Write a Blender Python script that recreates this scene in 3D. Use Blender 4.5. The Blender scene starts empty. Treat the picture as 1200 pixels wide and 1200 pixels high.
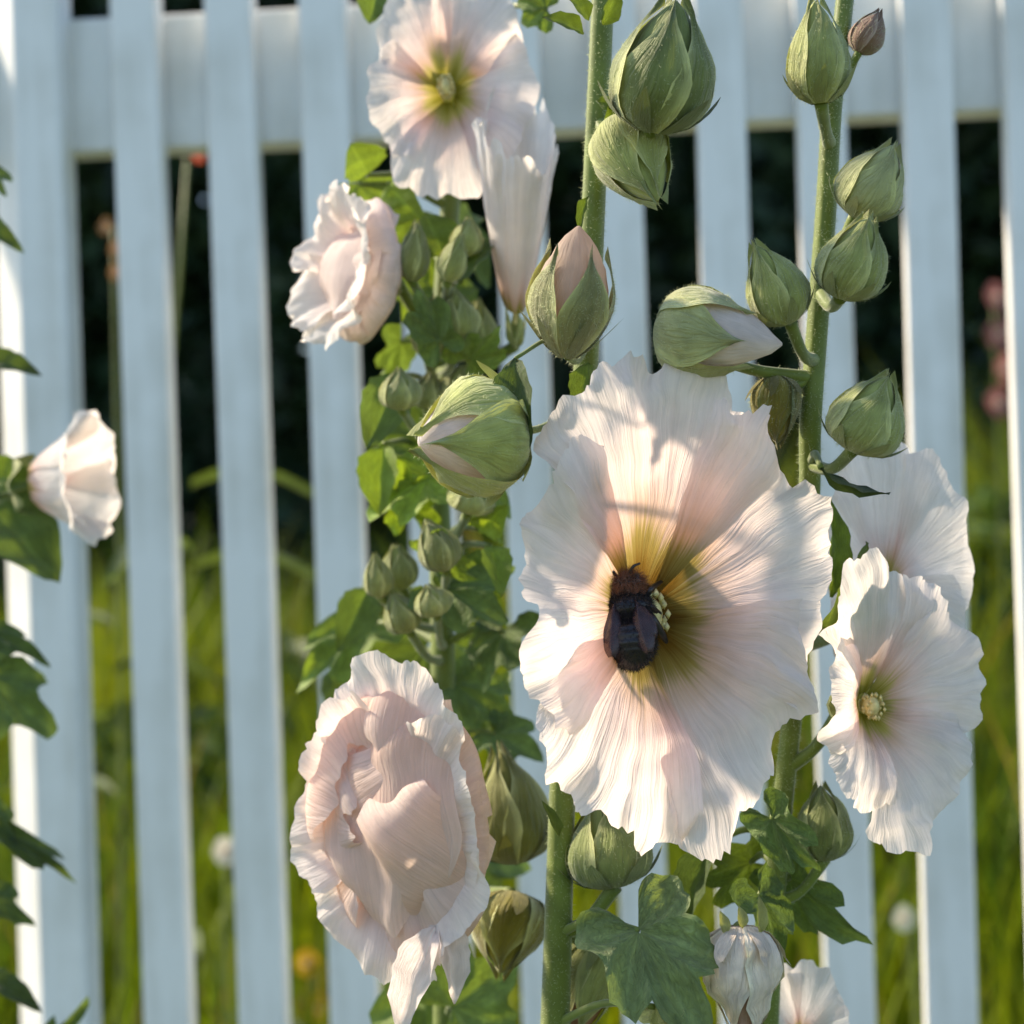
import bpy, math, random
import numpy as np
from mathutils import Vector, Matrix, noise

SC = bpy.context.scene
COL = SC.collection
rnd = random.Random(7)
noise.seed_set(5)                          # same crumples on every run
V = Vector

# ------------------------------------------------------------------ camera
CAM = V((0.0, 0.0, 0.95))
ROLL = math.radians(1.75)
RIGHT = V((math.cos(ROLL), 0, -math.sin(ROLL)))
UP = V((math.sin(ROLL), 0, math.cos(ROLL)))
FWD = V((0, 1, 0))
K = 0.60                                   # frame width per metre of distance
cd = bpy.data.cameras.new('camera')
cd.sensor_width = 36.0
cd.lens = 36.0 / K
cd.clip_start = 0.02
cd.clip_end = 400
cd.dof.use_dof = True
cd.dof.focus_distance = 0.545
cd.dof.aperture_fstop = 9.5
cam = bpy.data.objects.new('camera', cd)
COL.objects.link(cam)
m = Matrix.Identity(4)
for i in range(3):
    m[i][0] = RIGHT[i]; m[i][1] = UP[i]; m[i][2] = -FWD[i]; m[i][3] = CAM[i]
cam.matrix_world = m
SC.camera = cam

# ------------------------------------------------------------------ light
SUN = V((-0.70, 0.34, 0.60)).normalized()
w = bpy.data.worlds.new('World'); SC.world = w; w.use_nodes = True
nt = w.node_tree
sky = nt.nodes.new('ShaderNodeTexSky'); sky.sky_type = 'NISHITA'; sky.sun_disc = False
sky.ozone_density = 2.0
sky.sun_elevation = math.asin(SUN.z)
sky.sun_rotation = math.atan2(SUN.x, SUN.y)
bg = nt.nodes['Background']; bg.inputs['Strength'].default_value = 0.15
nt.links.new(sky.outputs[0], bg.inputs[0])
sd = bpy.data.lights.new('sun', 'SUN'); sd.energy = 5.0; sd.angle = math.radians(4.0)
sd.color = (1.0, 0.85, 0.65)
so = bpy.data.objects.new('sun', sd); COL.objects.link(so)
so.rotation_euler = SUN.to_track_quat('Z', 'Y').to_euler()
so.location = (-3, 2, 4)
SC.view_settings.view_transform = 'Standard'
SC.view_settings.look = 'None'
SC.view_settings.gamma = 1.0
SC.view_settings.exposure = 0.93
SC.render.engine = 'CYCLES'
SC.cycles.max_bounces = 10
SC.cycles.transmission_bounces = 6
SC.cycles.use_denoising = True


def P(px, py, d):
    """point seen at photograph pixel (of 1200) at distance d"""
    s = K * d / 1200.0
    return CAM + FWD * d + RIGHT * ((px - 600) * s) + UP * ((600 - py) * s)


# ------------------------------------------------------------------ materials
def mat(name):
    mt = bpy.data.materials.new(name); mt.use_nodes = True
    n = mt.node_tree; n.nodes.clear()
    out = n.nodes.new('ShaderNodeOutputMaterial')
    return mt, n, out


def N(n, t, **kw):
    x = n.nodes.new(t)
    for k, v in kw.items():
        if k.startswith('_'):
            setattr(x, k[1:], v)
        else:
            x.inputs[k.replace('__', ' ')].default_value = v
    return x


def leafy(name, use_attr=True, col=(0.1, 0.15, 0.04), trans=0.35, rough=0.6, noise=0.25, nscale=180.0,
          bump=0.25, veins=None, sheen=0.0, tint=(1, 1, 1), spec=0.3, bdist=0.0006):
    """thin plant tissue: diffuse + translucent; colour from the pigment attribute or flat"""
    mt, n, out = mat(name)
    L = n.links.new
    if use_attr:
        c = N(n, 'ShaderNodeVertexColor', _layer_name='pigment').outputs[0]
    else:
        rgb = N(n, 'ShaderNodeRGB'); rgb.outputs[0].default_value = (*col, 1); c = rgb.outputs[0]
    tc = N(n, 'ShaderNodeTexCoord')
    nz = N(n, 'ShaderNodeTexNoise', Scale=nscale, Detail=4.0)
    L(tc.outputs['Object'], nz.inputs['Vector'])
    mr = N(n, 'ShaderNodeMapRange'); mr.inputs[3].default_value = 1 - noise; mr.inputs[4].default_value = 1 + noise
    mr.inputs[1].default_value = 0.25; mr.inputs[2].default_value = 0.75
    L(nz.outputs[0], mr.inputs[0])
    mul = N(n, 'ShaderNodeVectorMath', _operation='SCALE')
    L(c, mul.inputs[0]); L(mr.outputs[0], mul.inputs['Scale'])
    colout = mul.outputs[0]
    hgt = nz.outputs[0]
    if veins:
        uv = N(n, 'ShaderNodeUVMap')
        mp = N(n, 'ShaderNodeMapping'); mp.inputs['Scale'].default_value = (veins[0], veins[1], 1)
        L(uv.outputs[0], mp.inputs[0])
        vz = N(n, 'ShaderNodeTexNoise', Scale=1.0, Detail=3.0, Roughness=0.6, Distortion=0.9)
        L(mp.outputs[0], vz.inputs['Vector'])
        ad = N(n, 'ShaderNodeMath', _operation='MULTIPLY_ADD'); ad.inputs[1].default_value = 2.2
        L(vz.outputs[0], ad.inputs[0]); L(nz.outputs[0], ad.inputs[2])
        hgt = ad.outputs[0]
        vm = N(n, 'ShaderNodeMapRange'); vm.inputs[1].default_value = 0.3; vm.inputs[2].default_value = 0.7
        vm.inputs[3].default_value = 1 - veins[2]; vm.inputs[4].default_value = 1 + veins[2] * 0.6
        L(vz.outputs[0], vm.inputs[0])
        m2 = N(n, 'ShaderNodeVectorMath', _operation='SCALE')
        L(colout, m2.inputs[0]); L(vm.outputs[0], m2.inputs['Scale']); colout = m2.outputs[0]
    bp = N(n, 'ShaderNodeBump', Strength=bump, Distance=bdist)
    L(hgt, bp.inputs['Height'])
    pr = N(n, 'ShaderNodeBsdfPrincipled', Roughness=rough)
    pr.inputs['Specular IOR Level'].default_value = spec
    pr.inputs['Sheen Weight'].default_value = sheen
    pr.inputs['Sheen Roughness'].default_value = 0.5
    L(colout, pr.inputs['Base Color']); L(bp.outputs[0], pr.inputs['Normal'])
    if trans > 0:
        tr = N(n, 'ShaderNodeBsdfTranslucent')
        tm = N(n, 'ShaderNodeVectorMath', _operation='MULTIPLY'); tm.inputs[1].default_value = tint
        L(colout, tm.inputs[0]); L(tm.outputs[0], tr.inputs[0]); L(bp.outputs[0], tr.inputs['Normal'])
        mx = N(n, 'ShaderNodeMixShader', Fac=trans)
        L(pr.outputs[0], mx.inputs[1]); L(tr.outputs[0], mx.inputs[2])
        L(mx.outputs[0], out.inputs[0])
    else:
        L(pr.outputs[0], out.inputs[0])
    return mt


M_PETAL = leafy('petal', trans=0.54, rough=0.75, noise=0.09, nscale=70, bump=0.40, veins=(46, 2.2, 0.09),
                tint=(1.01, 0.96, 0.92), spec=0.15, bdist=0.0011)
M_LEAF = leafy('leaf', trans=0.35, rough=0.55, noise=0.28, nscale=90, bump=0.9, veins=(44, 9, 0.26), tint=(1.3, 1.25, 0.4), sheen=0.15)
M_SEPAL = leafy('sepal', trans=0.15, rough=0.65, noise=0.26, nscale=110, bump=0.7, veins=(13, 2.5, 0.16), tint=(1.2, 1.2, 0.6), sheen=0.35, spec=0.2, bdist=0.0009)
M_STEM = leafy('stem', use_attr=False, col=(0.125, 0.165, 0.022), trans=0.0, rough=0.5, noise=0.25, nscale=120, bump=0.3, sheen=0.3)
M_HAIR = leafy('hair', use_attr=False, col=(0.62, 0.66, 0.42), trans=0.5, rough=0.6, noise=0.0, bump=0)
M_STAMEN = leafy('stamen', use_attr=False, col=(0.78, 0.66, 0.30), trans=0.15, rough=0.7, noise=0.25, nscale=500, bump=0.3)
M_GRASS = leafy('grass', trans=0.4, rough=0.5, noise=0.2, nscale=3, bump=0, tint=(1.3, 1.25, 0.4))
M_HEDGE = leafy('hedge_leaf', trans=0.2, rough=0.5, noise=0.3, nscale=4, bump=0, tint=(1.2, 1.2, 0.5))
M_BARK = leafy('bark', use_attr=False, col=(0.07, 0.05, 0.035), trans=0, rough=0.9, noise=0.4, nscale=40, bump=0.6, spec=0.1)


def paint_mat():
    mt, n, out = mat('white_paint'); L = n.links.new
    tc = N(n, 'ShaderNodeTexCoord')
    mp = N(n, 'ShaderNodeMapping'); mp.inputs['Scale'].default_value = (60, 60, 4)
    L(tc.outputs['Object'], mp.inputs[0])
    nz = N(n, 'ShaderNodeTexNoise', Scale=1.0, Detail=5.0); L(mp.outputs[0], nz.inputs['Vector'])
    n2 = N(n, 'ShaderNodeTexNoise', Scale=14.0, Detail=4.0); L(tc.outputs['Object'], n2.inputs['Vector'])
    cr = N(n, 'ShaderNodeValToRGB')
    cr.color_ramp.elements[0].position = 0.30; cr.color_ramp.elements[0].color = (0.60, 0.59, 0.54, 1)
    cr.color_ramp.elements[1].position = 0.55; cr.color_ramp.elements[1].color = (0.82, 0.82, 0.80, 1)
    ad = N(n, 'ShaderNodeMath', _operation='MULTIPLY_ADD'); ad.inputs[1].default_value = 0.5
    md = N(n, 'ShaderNodeMath', _operation='MULTIPLY'); md.inputs[1].default_value = 0.5
    L(nz.outputs[0], md.inputs[0]); L(n2.outputs[0], ad.inputs[0]); L(md.outputs[0], ad.inputs[2])
    L(ad.outputs[0], cr.inputs[0])
    bp = N(n, 'ShaderNodeBump', Strength=0.25, Distance=0.001); L(nz.outputs[0], bp.inputs['Height'])
    pr = N(n, 'ShaderNodeBsdfPrincipled', Roughness=0.45)
    L(cr.outputs[0], pr.inputs['Base Color']); L(bp.outputs[0], pr.inputs['Normal'])
    L(pr.outputs[0], out.inputs[0])
    return mt


M_PAINT = paint_mat()


def soil_mat():
    mt, n, out = mat('lawn_ground'); L = n.links.new
    tc = N(n, 'ShaderNodeTexCoord')
    nz = N(n, 'ShaderNodeTexNoise', Scale=2.5, Detail=8.0); L(tc.outputs['Object'], nz.inputs['Vector'])
    cr = N(n, 'ShaderNodeValToRGB')
    cr.color_ramp.elements[0].position = 0.35; cr.color_ramp.elements[0].color = (0.045, 0.06, 0.015, 1)
    cr.color_ramp.elements[1].position = 0.68; cr.color_ramp.elements[1].color = (0.10, 0.13, 0.03, 1)
    L(nz.outputs[0], cr.inputs[0])
    bp = N(n, 'ShaderNodeBump', Strength=0.6, Distance=0.03); L(nz.outputs[0], bp.inputs['Height'])
    pr = N(n, 'ShaderNodeBsdfPrincipled', Roughness=0.95)
    L(cr.outputs[0], pr.inputs['Base Color']); L(bp.outputs[0], pr.inputs['Normal']); L(pr.outputs[0], out.inputs[0])
    return mt


M_SOIL = soil_mat()


def simple(name, col, rough=0.5, metal=0.0, spec=0.5, noise=0.0, nscale=300, sheen=0.0, alpha=1.0, trans=0.0):
    mt, n, out = mat(name); L = n.links.new
    pr = N(n, 'ShaderNodeBsdfPrincipled', Roughness=rough)
    pr.inputs['Specular IOR Level'].default_value = spec
    pr.inputs['Sheen Weight'].default_value = sheen
    pr.inputs['Alpha'].default_value = alpha
    tc = N(n, 'ShaderNodeTexCoord')
    nz = N(n, 'ShaderNodeTexNoise', Scale=nscale, Detail=4.0); L(tc.outputs['Object'], nz.inputs['Vector'])
    cr = N(n, 'ShaderNodeValToRGB')
    cr.color_ramp.elements[0].position = 0.3; cr.color_ramp.elements[0].color = (*[c * (1 - noise) for c in col], 1)
    cr.color_ramp.elements[1].position = 0.7; cr.color_ramp.elements[1].color = (*[c * (1 + noise) for c in col], 1)
    L(nz.outputs[0], cr.inputs[0]); L(cr.outputs[0], pr.inputs['Base Color'])
    bp = N(n, 'ShaderNodeBump', Strength=0.2, Distance=0.0004); L(nz.outputs[0], bp.inputs['Height']); L(bp.outputs[0], pr.inputs['Normal'])
    L(pr.outputs[0], out.inputs[0])
    return mt


M_BEE = simple('bee_shell', (0.012, 0.009, 0.012), rough=0.38, noise=0.4)
M_BEEFUR = simple('bee_fur', (0.24, 0.075, 0.018), rough=0.8, noise=0.4, sheen=0.3)
M_BEEBLACK = simple('bee_black_fur', (0.02, 0.014, 0.014), rough=0.7, noise=0.3)
M_WING = simple('bee_wing', (0.075, 0.042, 0.045), rough=0.35, noise=0.35, nscale=220, alpha=0.5)


# ------------------------------------------------------------------ mesh helpers
def tag(o, label=None, cat=None, group=None, kind=None):
    if label: o['label'] = label
    if cat: o['category'] = cat
    if group: o['group'] = group
    if kind: o['kind'] = kind
    return o


def empty(name, loc):
    o = bpy.data.objects.new(name, None); o.empty_display_size = 0.05
    o.location = loc; COL.objects.link(o)
    return o


def mesh(name, verts, faces, mt, parent=None, loc=None, cols=None, uvs=None, smooth=True):
    """verts in world coordinates; origin set to loc; parent chain is translation only"""
    loc = V(loc) if loc is not None else V((0, 0, 0))
    me = bpy.data.meshes.new(name)
    vs = np.asarray([tuple(v) for v in verts], dtype=np.float64) - np.array(loc)
    me.from_pydata(vs.tolist(), [], [list(map(int, f)) for f in faces])
    if smooth:
        me.polygons.foreach_set('use_smooth', [True] * len(me.polygons))
    if cols is not None:
        a = me.color_attributes.new('pigment', 'FLOAT_COLOR', 'POINT')
        arr = np.ones((len(vs), 4)); arr[:, :3] = np.asarray(cols)
        a.data.foreach_set('color', arr.ravel())
    if uvs is not None:
        ul = me.uv_layers.new(name='UVMap')
        idx = np.zeros(len(me.loops), dtype=np.int64); me.loops.foreach_get('vertex_index', idx)
        ul.data.foreach_set('uv', np.asarray(uvs)[idx].ravel())
    me.materials.append(mt)
    me.update()
    o = bpy.data.objects.new(name, me); COL.objects.link(o)
    if parent is not None:
        o.parent = parent
        o.location = loc - world_loc(parent)
    else:
        o.location = loc
    return o


def world_loc(o):
    p = V(o.location)
    while o.parent is not None:
        o = o.parent; p += V(o.location)
    return p


def grid_faces(nu, nv, closed=False, off=0):
    f = []
    for j in range(nv - 1):
        for i in range(nu if closed else nu - 1):
            a = j * nu + i; b = j * nu + (i + 1) % nu
            f.append((off + a, off + b, off + b + nu, off + a + nu))
    return f


def catmull(pts, n=8):
    P_ = [V(p) for p in pts]
    if len(P_) < 3:
        return [P_[0].lerp(P_[-1], i / n) for i in range(n + 1)]
    ext = [P_[0] * 2 - P_[1]] + P_ + [P_[-1] * 2 - P_[-2]]
    out = []
    for k in range(1, len(ext) - 2):
        p0, p1, p2, p3 = ext[k - 1:k + 3]
        for i in range(n):
            t = i / n
            out.append(0.5 * ((2 * p1) + (p2 - p0) * t + (2 * p0 - 5 * p1 + 4 * p2 - p3) * t * t + (3 * p1 - p0 - 3 * p2 + p3) * t ** 3))
    out.append(P_[-1])
    return out


def tube_geo(pts, radii, sides=12, ridge=0.0, cap=True):
    """tapered tube along pts; radii per input point are interpolated"""
    n = len(pts)
    rr = np.interp(np.linspace(0, 1, n), np.linspace(0, 1, len(radii)), radii)
    T0 = (pts[1] - pts[0]).normalized()
    a = T0.orthogonal().normalized()
    vs, ns = [], []
    for i, p in enumerate(pts):
        t = (pts[min(i + 1, n - 1)] - pts[max(i - 1, 0)]).normalized()
        a = (a - t * a.dot(t)).normalized(); b = t.cross(a)
        for k in range(sides):
            th = 2 * math.pi * k / sides
            d = a * math.cos(th) + b * math.sin(th)
            r = rr[i] * (1 + ridge * math.sin(th * 5 + i * 0.05))
            vs.append(p + d * r); ns.append(d)
    f = grid_faces(sides, n, closed=True)
    if cap:
        f.append(tuple(range(sides - 1, -1, -1))); f.append(tuple(range((n - 1) * sides, n * sides)))
    return vs, f, ns


def surf_samples(vs, faces, count, rng):
    """random surface points and normals"""
    A = np.array([tuple(v) for v in vs])
    F = np.array([f[:3] for f in faces if len(f) <= 4])
    F2 = np.array([(f[0], f[2], f[3]) for f in faces if len(f) == 4])
    if len(F2): F = np.vstack([F, F2])
    e1 = A[F[:, 1]] - A[F[:, 0]]; e2 = A[F[:, 2]] - A[F[:, 0]]
    nn = np.cross(e1, e2); ar = np.linalg.norm(nn, axis=1) + 1e-15
    pick = rng.choice(len(F), count, p=ar / ar.sum())
    u = rng.random((count, 2)); fl = u.sum(1) > 1; u[fl] = 1 - u[fl]
    p = A[F[pick, 0]] + e1[pick] * u[:, :1] + e2[pick] * u[:, 1:]
    return p, nn[pick] / ar[pick][:, None]


NR = np.random.default_rng(11)


def hair_geo(p, n, length, width):
    c = len(p)
    d = n + NR.normal(0, 0.45, (c, 3)); d /= np.linalg.norm(d, axis=1)[:, None]
    sd_ = np.cross(d, NR.normal(0, 1, (c, 3))); sd_ /= np.linalg.norm(sd_, axis=1)[:, None]
    ln = length * NR.uniform(0.5, 1.2, (c, 1))
    v = np.empty((c, 3, 3))
    v[:, 0] = p - sd_ * width / 2; v[:, 1] = p + sd_ * width / 2; v[:, 2] = p + d * ln
    return v.reshape(-1, 3), np.arange(c * 3).reshape(-1, 3)


# ------------------------------------------------------------------ plants
class Plant:
    def __init__(self, base, label, group=None, hair=0.0015):
        self.root = empty('hollyhock', base)
        tag(self.root, label, 'hollyhock', 'hollyhocks in front of the fence')
        self.hp, self.hn = [], []
        self.hair = hair

    def fuzz(self, vs, faces, count, outward=None):
        p, n = surf_samples(vs, faces, int(count * 1.8), NR)
        if outward is not None:
            c = np.array(outward); fl = ((p - c) * n).sum(1) < 0; n[fl] *= -1
        self.hp.append(p); self.hn.append(n)

    def finish(self):
        if self.hp:
            v, f = hair_geo(np.vstack(self.hp), np.vstack(self.hn), self.hair, 0.00011)
            o = mesh('hairs', v, f, M_HAIR, self.root, world_loc(self.root), smooth=False)
            o['kind'] = 'stuff'

    def stem(self, pts, radii, fuzz=2500, name='stem', sides=14):
        cp = catmull(pts, 10)
        vs, f, ns = tube_geo(cp, radii, sides, ridge=0.04)
        o = mesh(name, vs, f, M_STEM, self.root, pts[0])
        if fuzz:
            ids = [i for i in range(len(vs)) if vs[i].z > 0.72]
            fa = [q for q in f if len(q) == 4 and vs[q[0]].z > 0.72]
            if fa:
                p, n = surf_samples(vs, fa, fuzz, NR)
                self.hp.append(p); self.hn.append(-n if False else n)
        return cp

    def pedicel(self, a, b, r=0.0022, sag=0.0, fuzz=150):
        mid = a.lerp(b, 0.5) + V((0, 0, -sag))
        vs, f, ns = tube_geo(catmull([a, mid, b], 6), [r * 1.15, r * 0.85, r], 10)
        mesh('pedicel', vs, f, M_STEM, self.root, a)
        if fuzz:
            p, n = surf_samples(vs, [q for q in f if len(q) == 4], fuzz, NR)
            self.hp.append(p); self.hn.append(n)


G_PALE = np.array((0.54, 0.55, 0.24)); G_MID = np.array((0.32, 0.345, 0.10)); G_DARK = np.array((0.125, 0.15, 0.04))
PINKW = np.array((0.90, 0.82, 0.79))


def bud(pl, base, tip, w, d, dd=0.0, col=G_MID, edge=G_PALE, core=None, open_=0.0, stem=None, seed=0, fat=0.5,
        fuzz=260, twist=0.5, ped=0.0022, res=1.0, bracts=True, sag=0.004, sw=0.80, crump=0.07, cover=1.0):
    """hollyhock bud: core, five overlapping sepals, small outer bracts. base/tip in pixels, w = width in pixels"""
    r = random.Random(seed)
    B = P(*base, d); T = P(*tip, d - dd)
    ax = (T - B); Ln = ax.length; ax.normalize()
    R = w * K * d / 1200 / 2
    e1 = ax.orthogonal().normalized(); e2 = ax.cross(e1)
    rot = r.uniform(0, 6.28)

    def prof(s):
        # radius along the axis, 0 base .. 1 tip
        a = max(0.0, math.sin(math.pi * min(1, s) ** (0.55 + 0.35 * fat)))
        return R * (a ** 0.75 * (1 - 0.10 * s) + 0.10 * (1 - s))

    def pt(s, th, k=1.0, lift=0.0):
        q = prof(s) * k + lift
        th = th + twist * s + rot
        p_ = B + ax * (Ln * s) + (e1 * math.cos(th) + e2 * math.sin(th)) * q
        nz_ = noise.noise_vector((p_ - B) * (1.5 / R) + V((seed * 3.1, seed * 1.7, 2))) + noise.noise_vector((p_ - B) * (4.0 / R) + V((seed, 5, 1))) * .4
        return p_ + nz_ * (crump * R * min(1, s * 3))
    # core
    nu, nv = 18, 14
    vs, cs, uv = [], [], []
    cc = core if core is not None else col * 1.15
    smax = 1.0 if open_ <= 0 else 1.0 + open_
    for j in range(nv):
        s = j / (nv - 1) * 0.985 + 0.008
        for i in range(nu):
            th = 2 * math.pi * i / nu
            q = 0.90 * (1 + 0.05 * math.sin(th * 5 + 3 * s) * s)
            p = pt(s, th, q)
            if open_ > 0 and s > 0.5:
                p = p + ax * (Ln * open_ * (s - 0.5) * 2)
                cen = B + ax * (Ln * s)
                rad = p - cen - ax * ((p - cen).dot(ax))
                p = p + rad * (open_ * 1.6 * (s - 0.5) * 2 * (1 + 0.4 * math.sin(th * 3 + seed)))
            vs.append(p); cs.append(cc * r.uniform(0.93, 1.07)); uv.append((i / nu, s))
    f = grid_faces(nu, nv, True)
    f.append(tuple(range(nu - 1, -1, -1))); f.append(tuple(range((nv - 1) * nu, nv * nu)))
    o = mesh('bud', vs, f, M_PETAL if core is not None else M_SEPAL, pl.root, B, cs, uv)
    # sepals
    top = 1.0 if open_ <= 0 else 0.80 - open_ * 0.3
    nu, nv = max(5, int(9 * res)), max(7, int(13 * res))
    for k in range(5):
        vs, cs, uv = [], [], []
        th0 = 2 * math.pi * k / 5 + r.uniform(-.08, .08)
        tp = top * cover * r.uniform(0.95, 1.03)
        for j in range(nv):
            q = j / (nv - 1); s = 0.01 + q * (tp - 0.01)
            hw = sw * (1 - max(0, (q - 0.35) / 0.65) ** 1.6) + 0.01
            for i in range(nu):
                t = -1 + 2 * i / (nu - 1)
                lift = R * (0.02 + 0.05 * (t + 1) / 2 + 0.07 * abs(t) ** 3 * math.sin(math.pi * min(1, q * 1.05)) + 0.03 * (1 - t * t) * math.cos(t * 3))
                if open_ > 0:
                    lift += R * open_ * 0.5 * q * q
                p = pt(min(s, 0.995), th0 + t * hw, 1.0, lift)
                if q > 0.85:
                    p = p + ax * (Ln * 0.10 * (q - 0.85) / 0.15 * (1 - abs(t)))
                vs.append(p)
                e = abs(t) ** 4
                c = col * (1 - e) + edge * e
                c = c * (1 - 0.25 * math.exp(-(t / 0.12) ** 2) * 0.0) * r.uniform(0.9, 1.1)
                cs.append(c); uv.append((i / (nu - 1), q))
        ff = grid_faces(nu, nv)
        mesh('sepal', vs, ff, M_SEPAL, o, B, cs, uv)
        if fuzz:
            cen = B + ax * Ln * 0.45
            pl.fuzz(vs, ff, fuzz // 5, cen)
    # outer bracts
    if bracts:
        for k in range(6):
            th0 = 2 * math.pi * (k + 0.5) / 6
            vs, cs, uv = [], [], []
            for j in range(6):
                q = j / 5; s = q * 0.34 + 0.005
                hw = 0.28 * (1 - q ** 1.5) + 0.01
                for i in range(3):
                    t = i - 1
                    vs.append(pt(s, th0 + t * hw, 1.0, R * (0.10 + 0.25 * q * q)))
                    cs.append(col * 0.95); uv.append((i / 2, q))
            mesh('bract', vs, grid_faces(3, 6), M_SEPAL, o, B, cs, uv)
    if stem is not None:
        pl.pedicel(stem, B + ax * Ln * 0.02, ped, sag)
    return o


def flower(pl, c, d, R, face, vs_=1.5, H=0.45, hw=0.80, phi=28, kr=(1, 1, 1, 1, 1), ruf=1.0, rec=0.0, seed=0,
           res=(36, 24), stem=None, calyx=G_MID, tube=0.08, eye=1.0, tint=PINKW, column=True, name='flower',
           curl=0.0, pw=2.2, gp=1.0, crump=0.05, cfreq=2.2, throat=None, inner=0, isc=1.0, folds=(), icol=(.92, .72, .60), cal=0.30, ped=0.0024):
    """open hollyhock flower: calyx (the part's own mesh), five petals, stamen column"""
    r = random.Random(seed + 101)
    C = P(*c, d) if len(c) == 2 else V(c)
    Rm = R * K * d / 1200
    f = V(face).normalized()
    e1 = V((0, 0, 1)).cross(f).normalized(); e2 = f.cross(e1)

    def W(a, b, h):
        o = e1 * a + e2 * b + f * h
        return C + V((o.x, o.y, o.z * vs_))
    # calyx
    nu, nv = 30, 9
    vs, cs, uv = [], [], []
    for j in range(nv):
        s = j / (nv - 1)
        for i in range(nu):
            th = 2 * math.pi * i / nu + 0.6
            lobe = 0.5 + 0.5 * math.cos(5 * th)
            rad = Rm * cal * (0.25 + 0.75 * math.sin(min(1, s * 1.15) * math.pi / 2)) * (1 + 0.12 * lobe * s)
            hh = Rm * (-0.30 + s * (0.18 + 0.30 * lobe))
            vs.append(W(math.cos(th) * rad, math.sin(th) * rad, hh))
            cs.append((calyx * (1 - .4 * s) + G_PALE * .4 * s) * r.uniform(.9, 1.1)); uv.append((i / nu, s))
    fa = grid_faces(nu, nv, True)
    fa.append(tuple(range(nu - 1, -1, -1)))
    o = mesh(name, vs, fa, M_SEPAL, pl.root, C, cs, uv)
    pl.fuzz(vs, fa[:-1], 160)
    for k in range(5):
        ph = math.radians(phi + 72 * k + r.uniform(-4, 4))
        p1, p2, p3, p4, p5 = [r.uniform(0, 6.28) for _ in range(5)]
        nu, nv = res
        vs, cs, uv = [], [], []
        strk = [r.gauss(0, 1) for _ in range(nu)]
        cup = r.uniform(-0.05, 0.07); bulge = r.uniform(-0.07, 0.07)
        for j in range(nv):
            q = j / (nv - 1)
            s = tube + (1 - tube) * q
            ha = hw * (0.66 + 0.34 * min(1, s / 0.42) ** 0.8)
            for i in range(nu):
                t = -1 + 2 * i / (nu - 1)
                rim = 1 - 0.17 * abs(t) ** 3.2 + ruf * (0.030 * math.sin(4.6 * t + p1) + 0.022 * math.sin(10.5 * t + p2) + 0.014 * math.sin(21 * t + p3) + 0.020 * (0.5 - abs(math.sin(8.5 * t + p4))) + 0.007 * strk[i])
                g = s * (1 + (rim - 1) * s ** 2.2)
                rad = Rm * kr[k] * g ** gp
                th = ph + t * ha
                h = H * (1 - max(0.0, 1 - s) ** pw) - rec * s ** 4
                h += ruf * s ** 2.6 * (0.055 * math.sin(3.0 * t + p4) + 0.040 * math.sin(6.8 * t + p5) + 0.022 * math.sin(13.5 * t + p2) + 0.011 * math.sin(27 * t + p1 + 2 * s))
                h += 0.035 * t * s ** 0.5 + cup * (1 - t * t) * s + bulge * math.sin(math.pi * min(1, s * 1.05)) * math.cos(t * 1.9 + p4 * .25) + curl * s ** 6
                h += 0.0022 * strk[i] * s * (1 - s * 0.4) + 0.012 * math.cos(t * 9 + p3) * s * (1 - s)
                wp = W(math.cos(th) * rad, math.sin(th) * rad, Rm * h)
                nv3 = noise.noise_vector((wp - C) * (cfreq / Rm) + V((p1, p2, p3)) * 3)
                nv4 = noise.noise_vector((wp - C) * (cfreq * 2.7 / Rm) + V((p4, p5, p1)) * 3)
                vs.append(wp + (nv3 + nv4 * .35) * (crump * Rm * s ** 1.3))
                z = s + 0.020 * strk[i] + 0.03 * math.sin(6 * t + p1)
                st = [(0.0, (0.17, 0.16, 0.02)), (0.14, (0.30, 0.28, 0.035)), (0.25, (0.50, 0.43, 0.13)),
                      (0.33, (0.72, 0.50, 0.38)), (0.47, (0.88, 0.70, 0.66)), (0.72, tuple(tint)), (1.2, tuple(np.minimum(tint * 1.05, 0.9)))]
                if throat: st[:3] = throat
                z = z / max(0.2, eye)
                cs.append([np.interp(z, [a[0] for a in st], [a[1][m_] for a in st]) for m_ in range(3)])
                uv.append((i / (nu - 1), q))
        mesh('petal', vs, grid_faces(nu, nv), M_PETAL, o, C, cs, uv)
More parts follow.
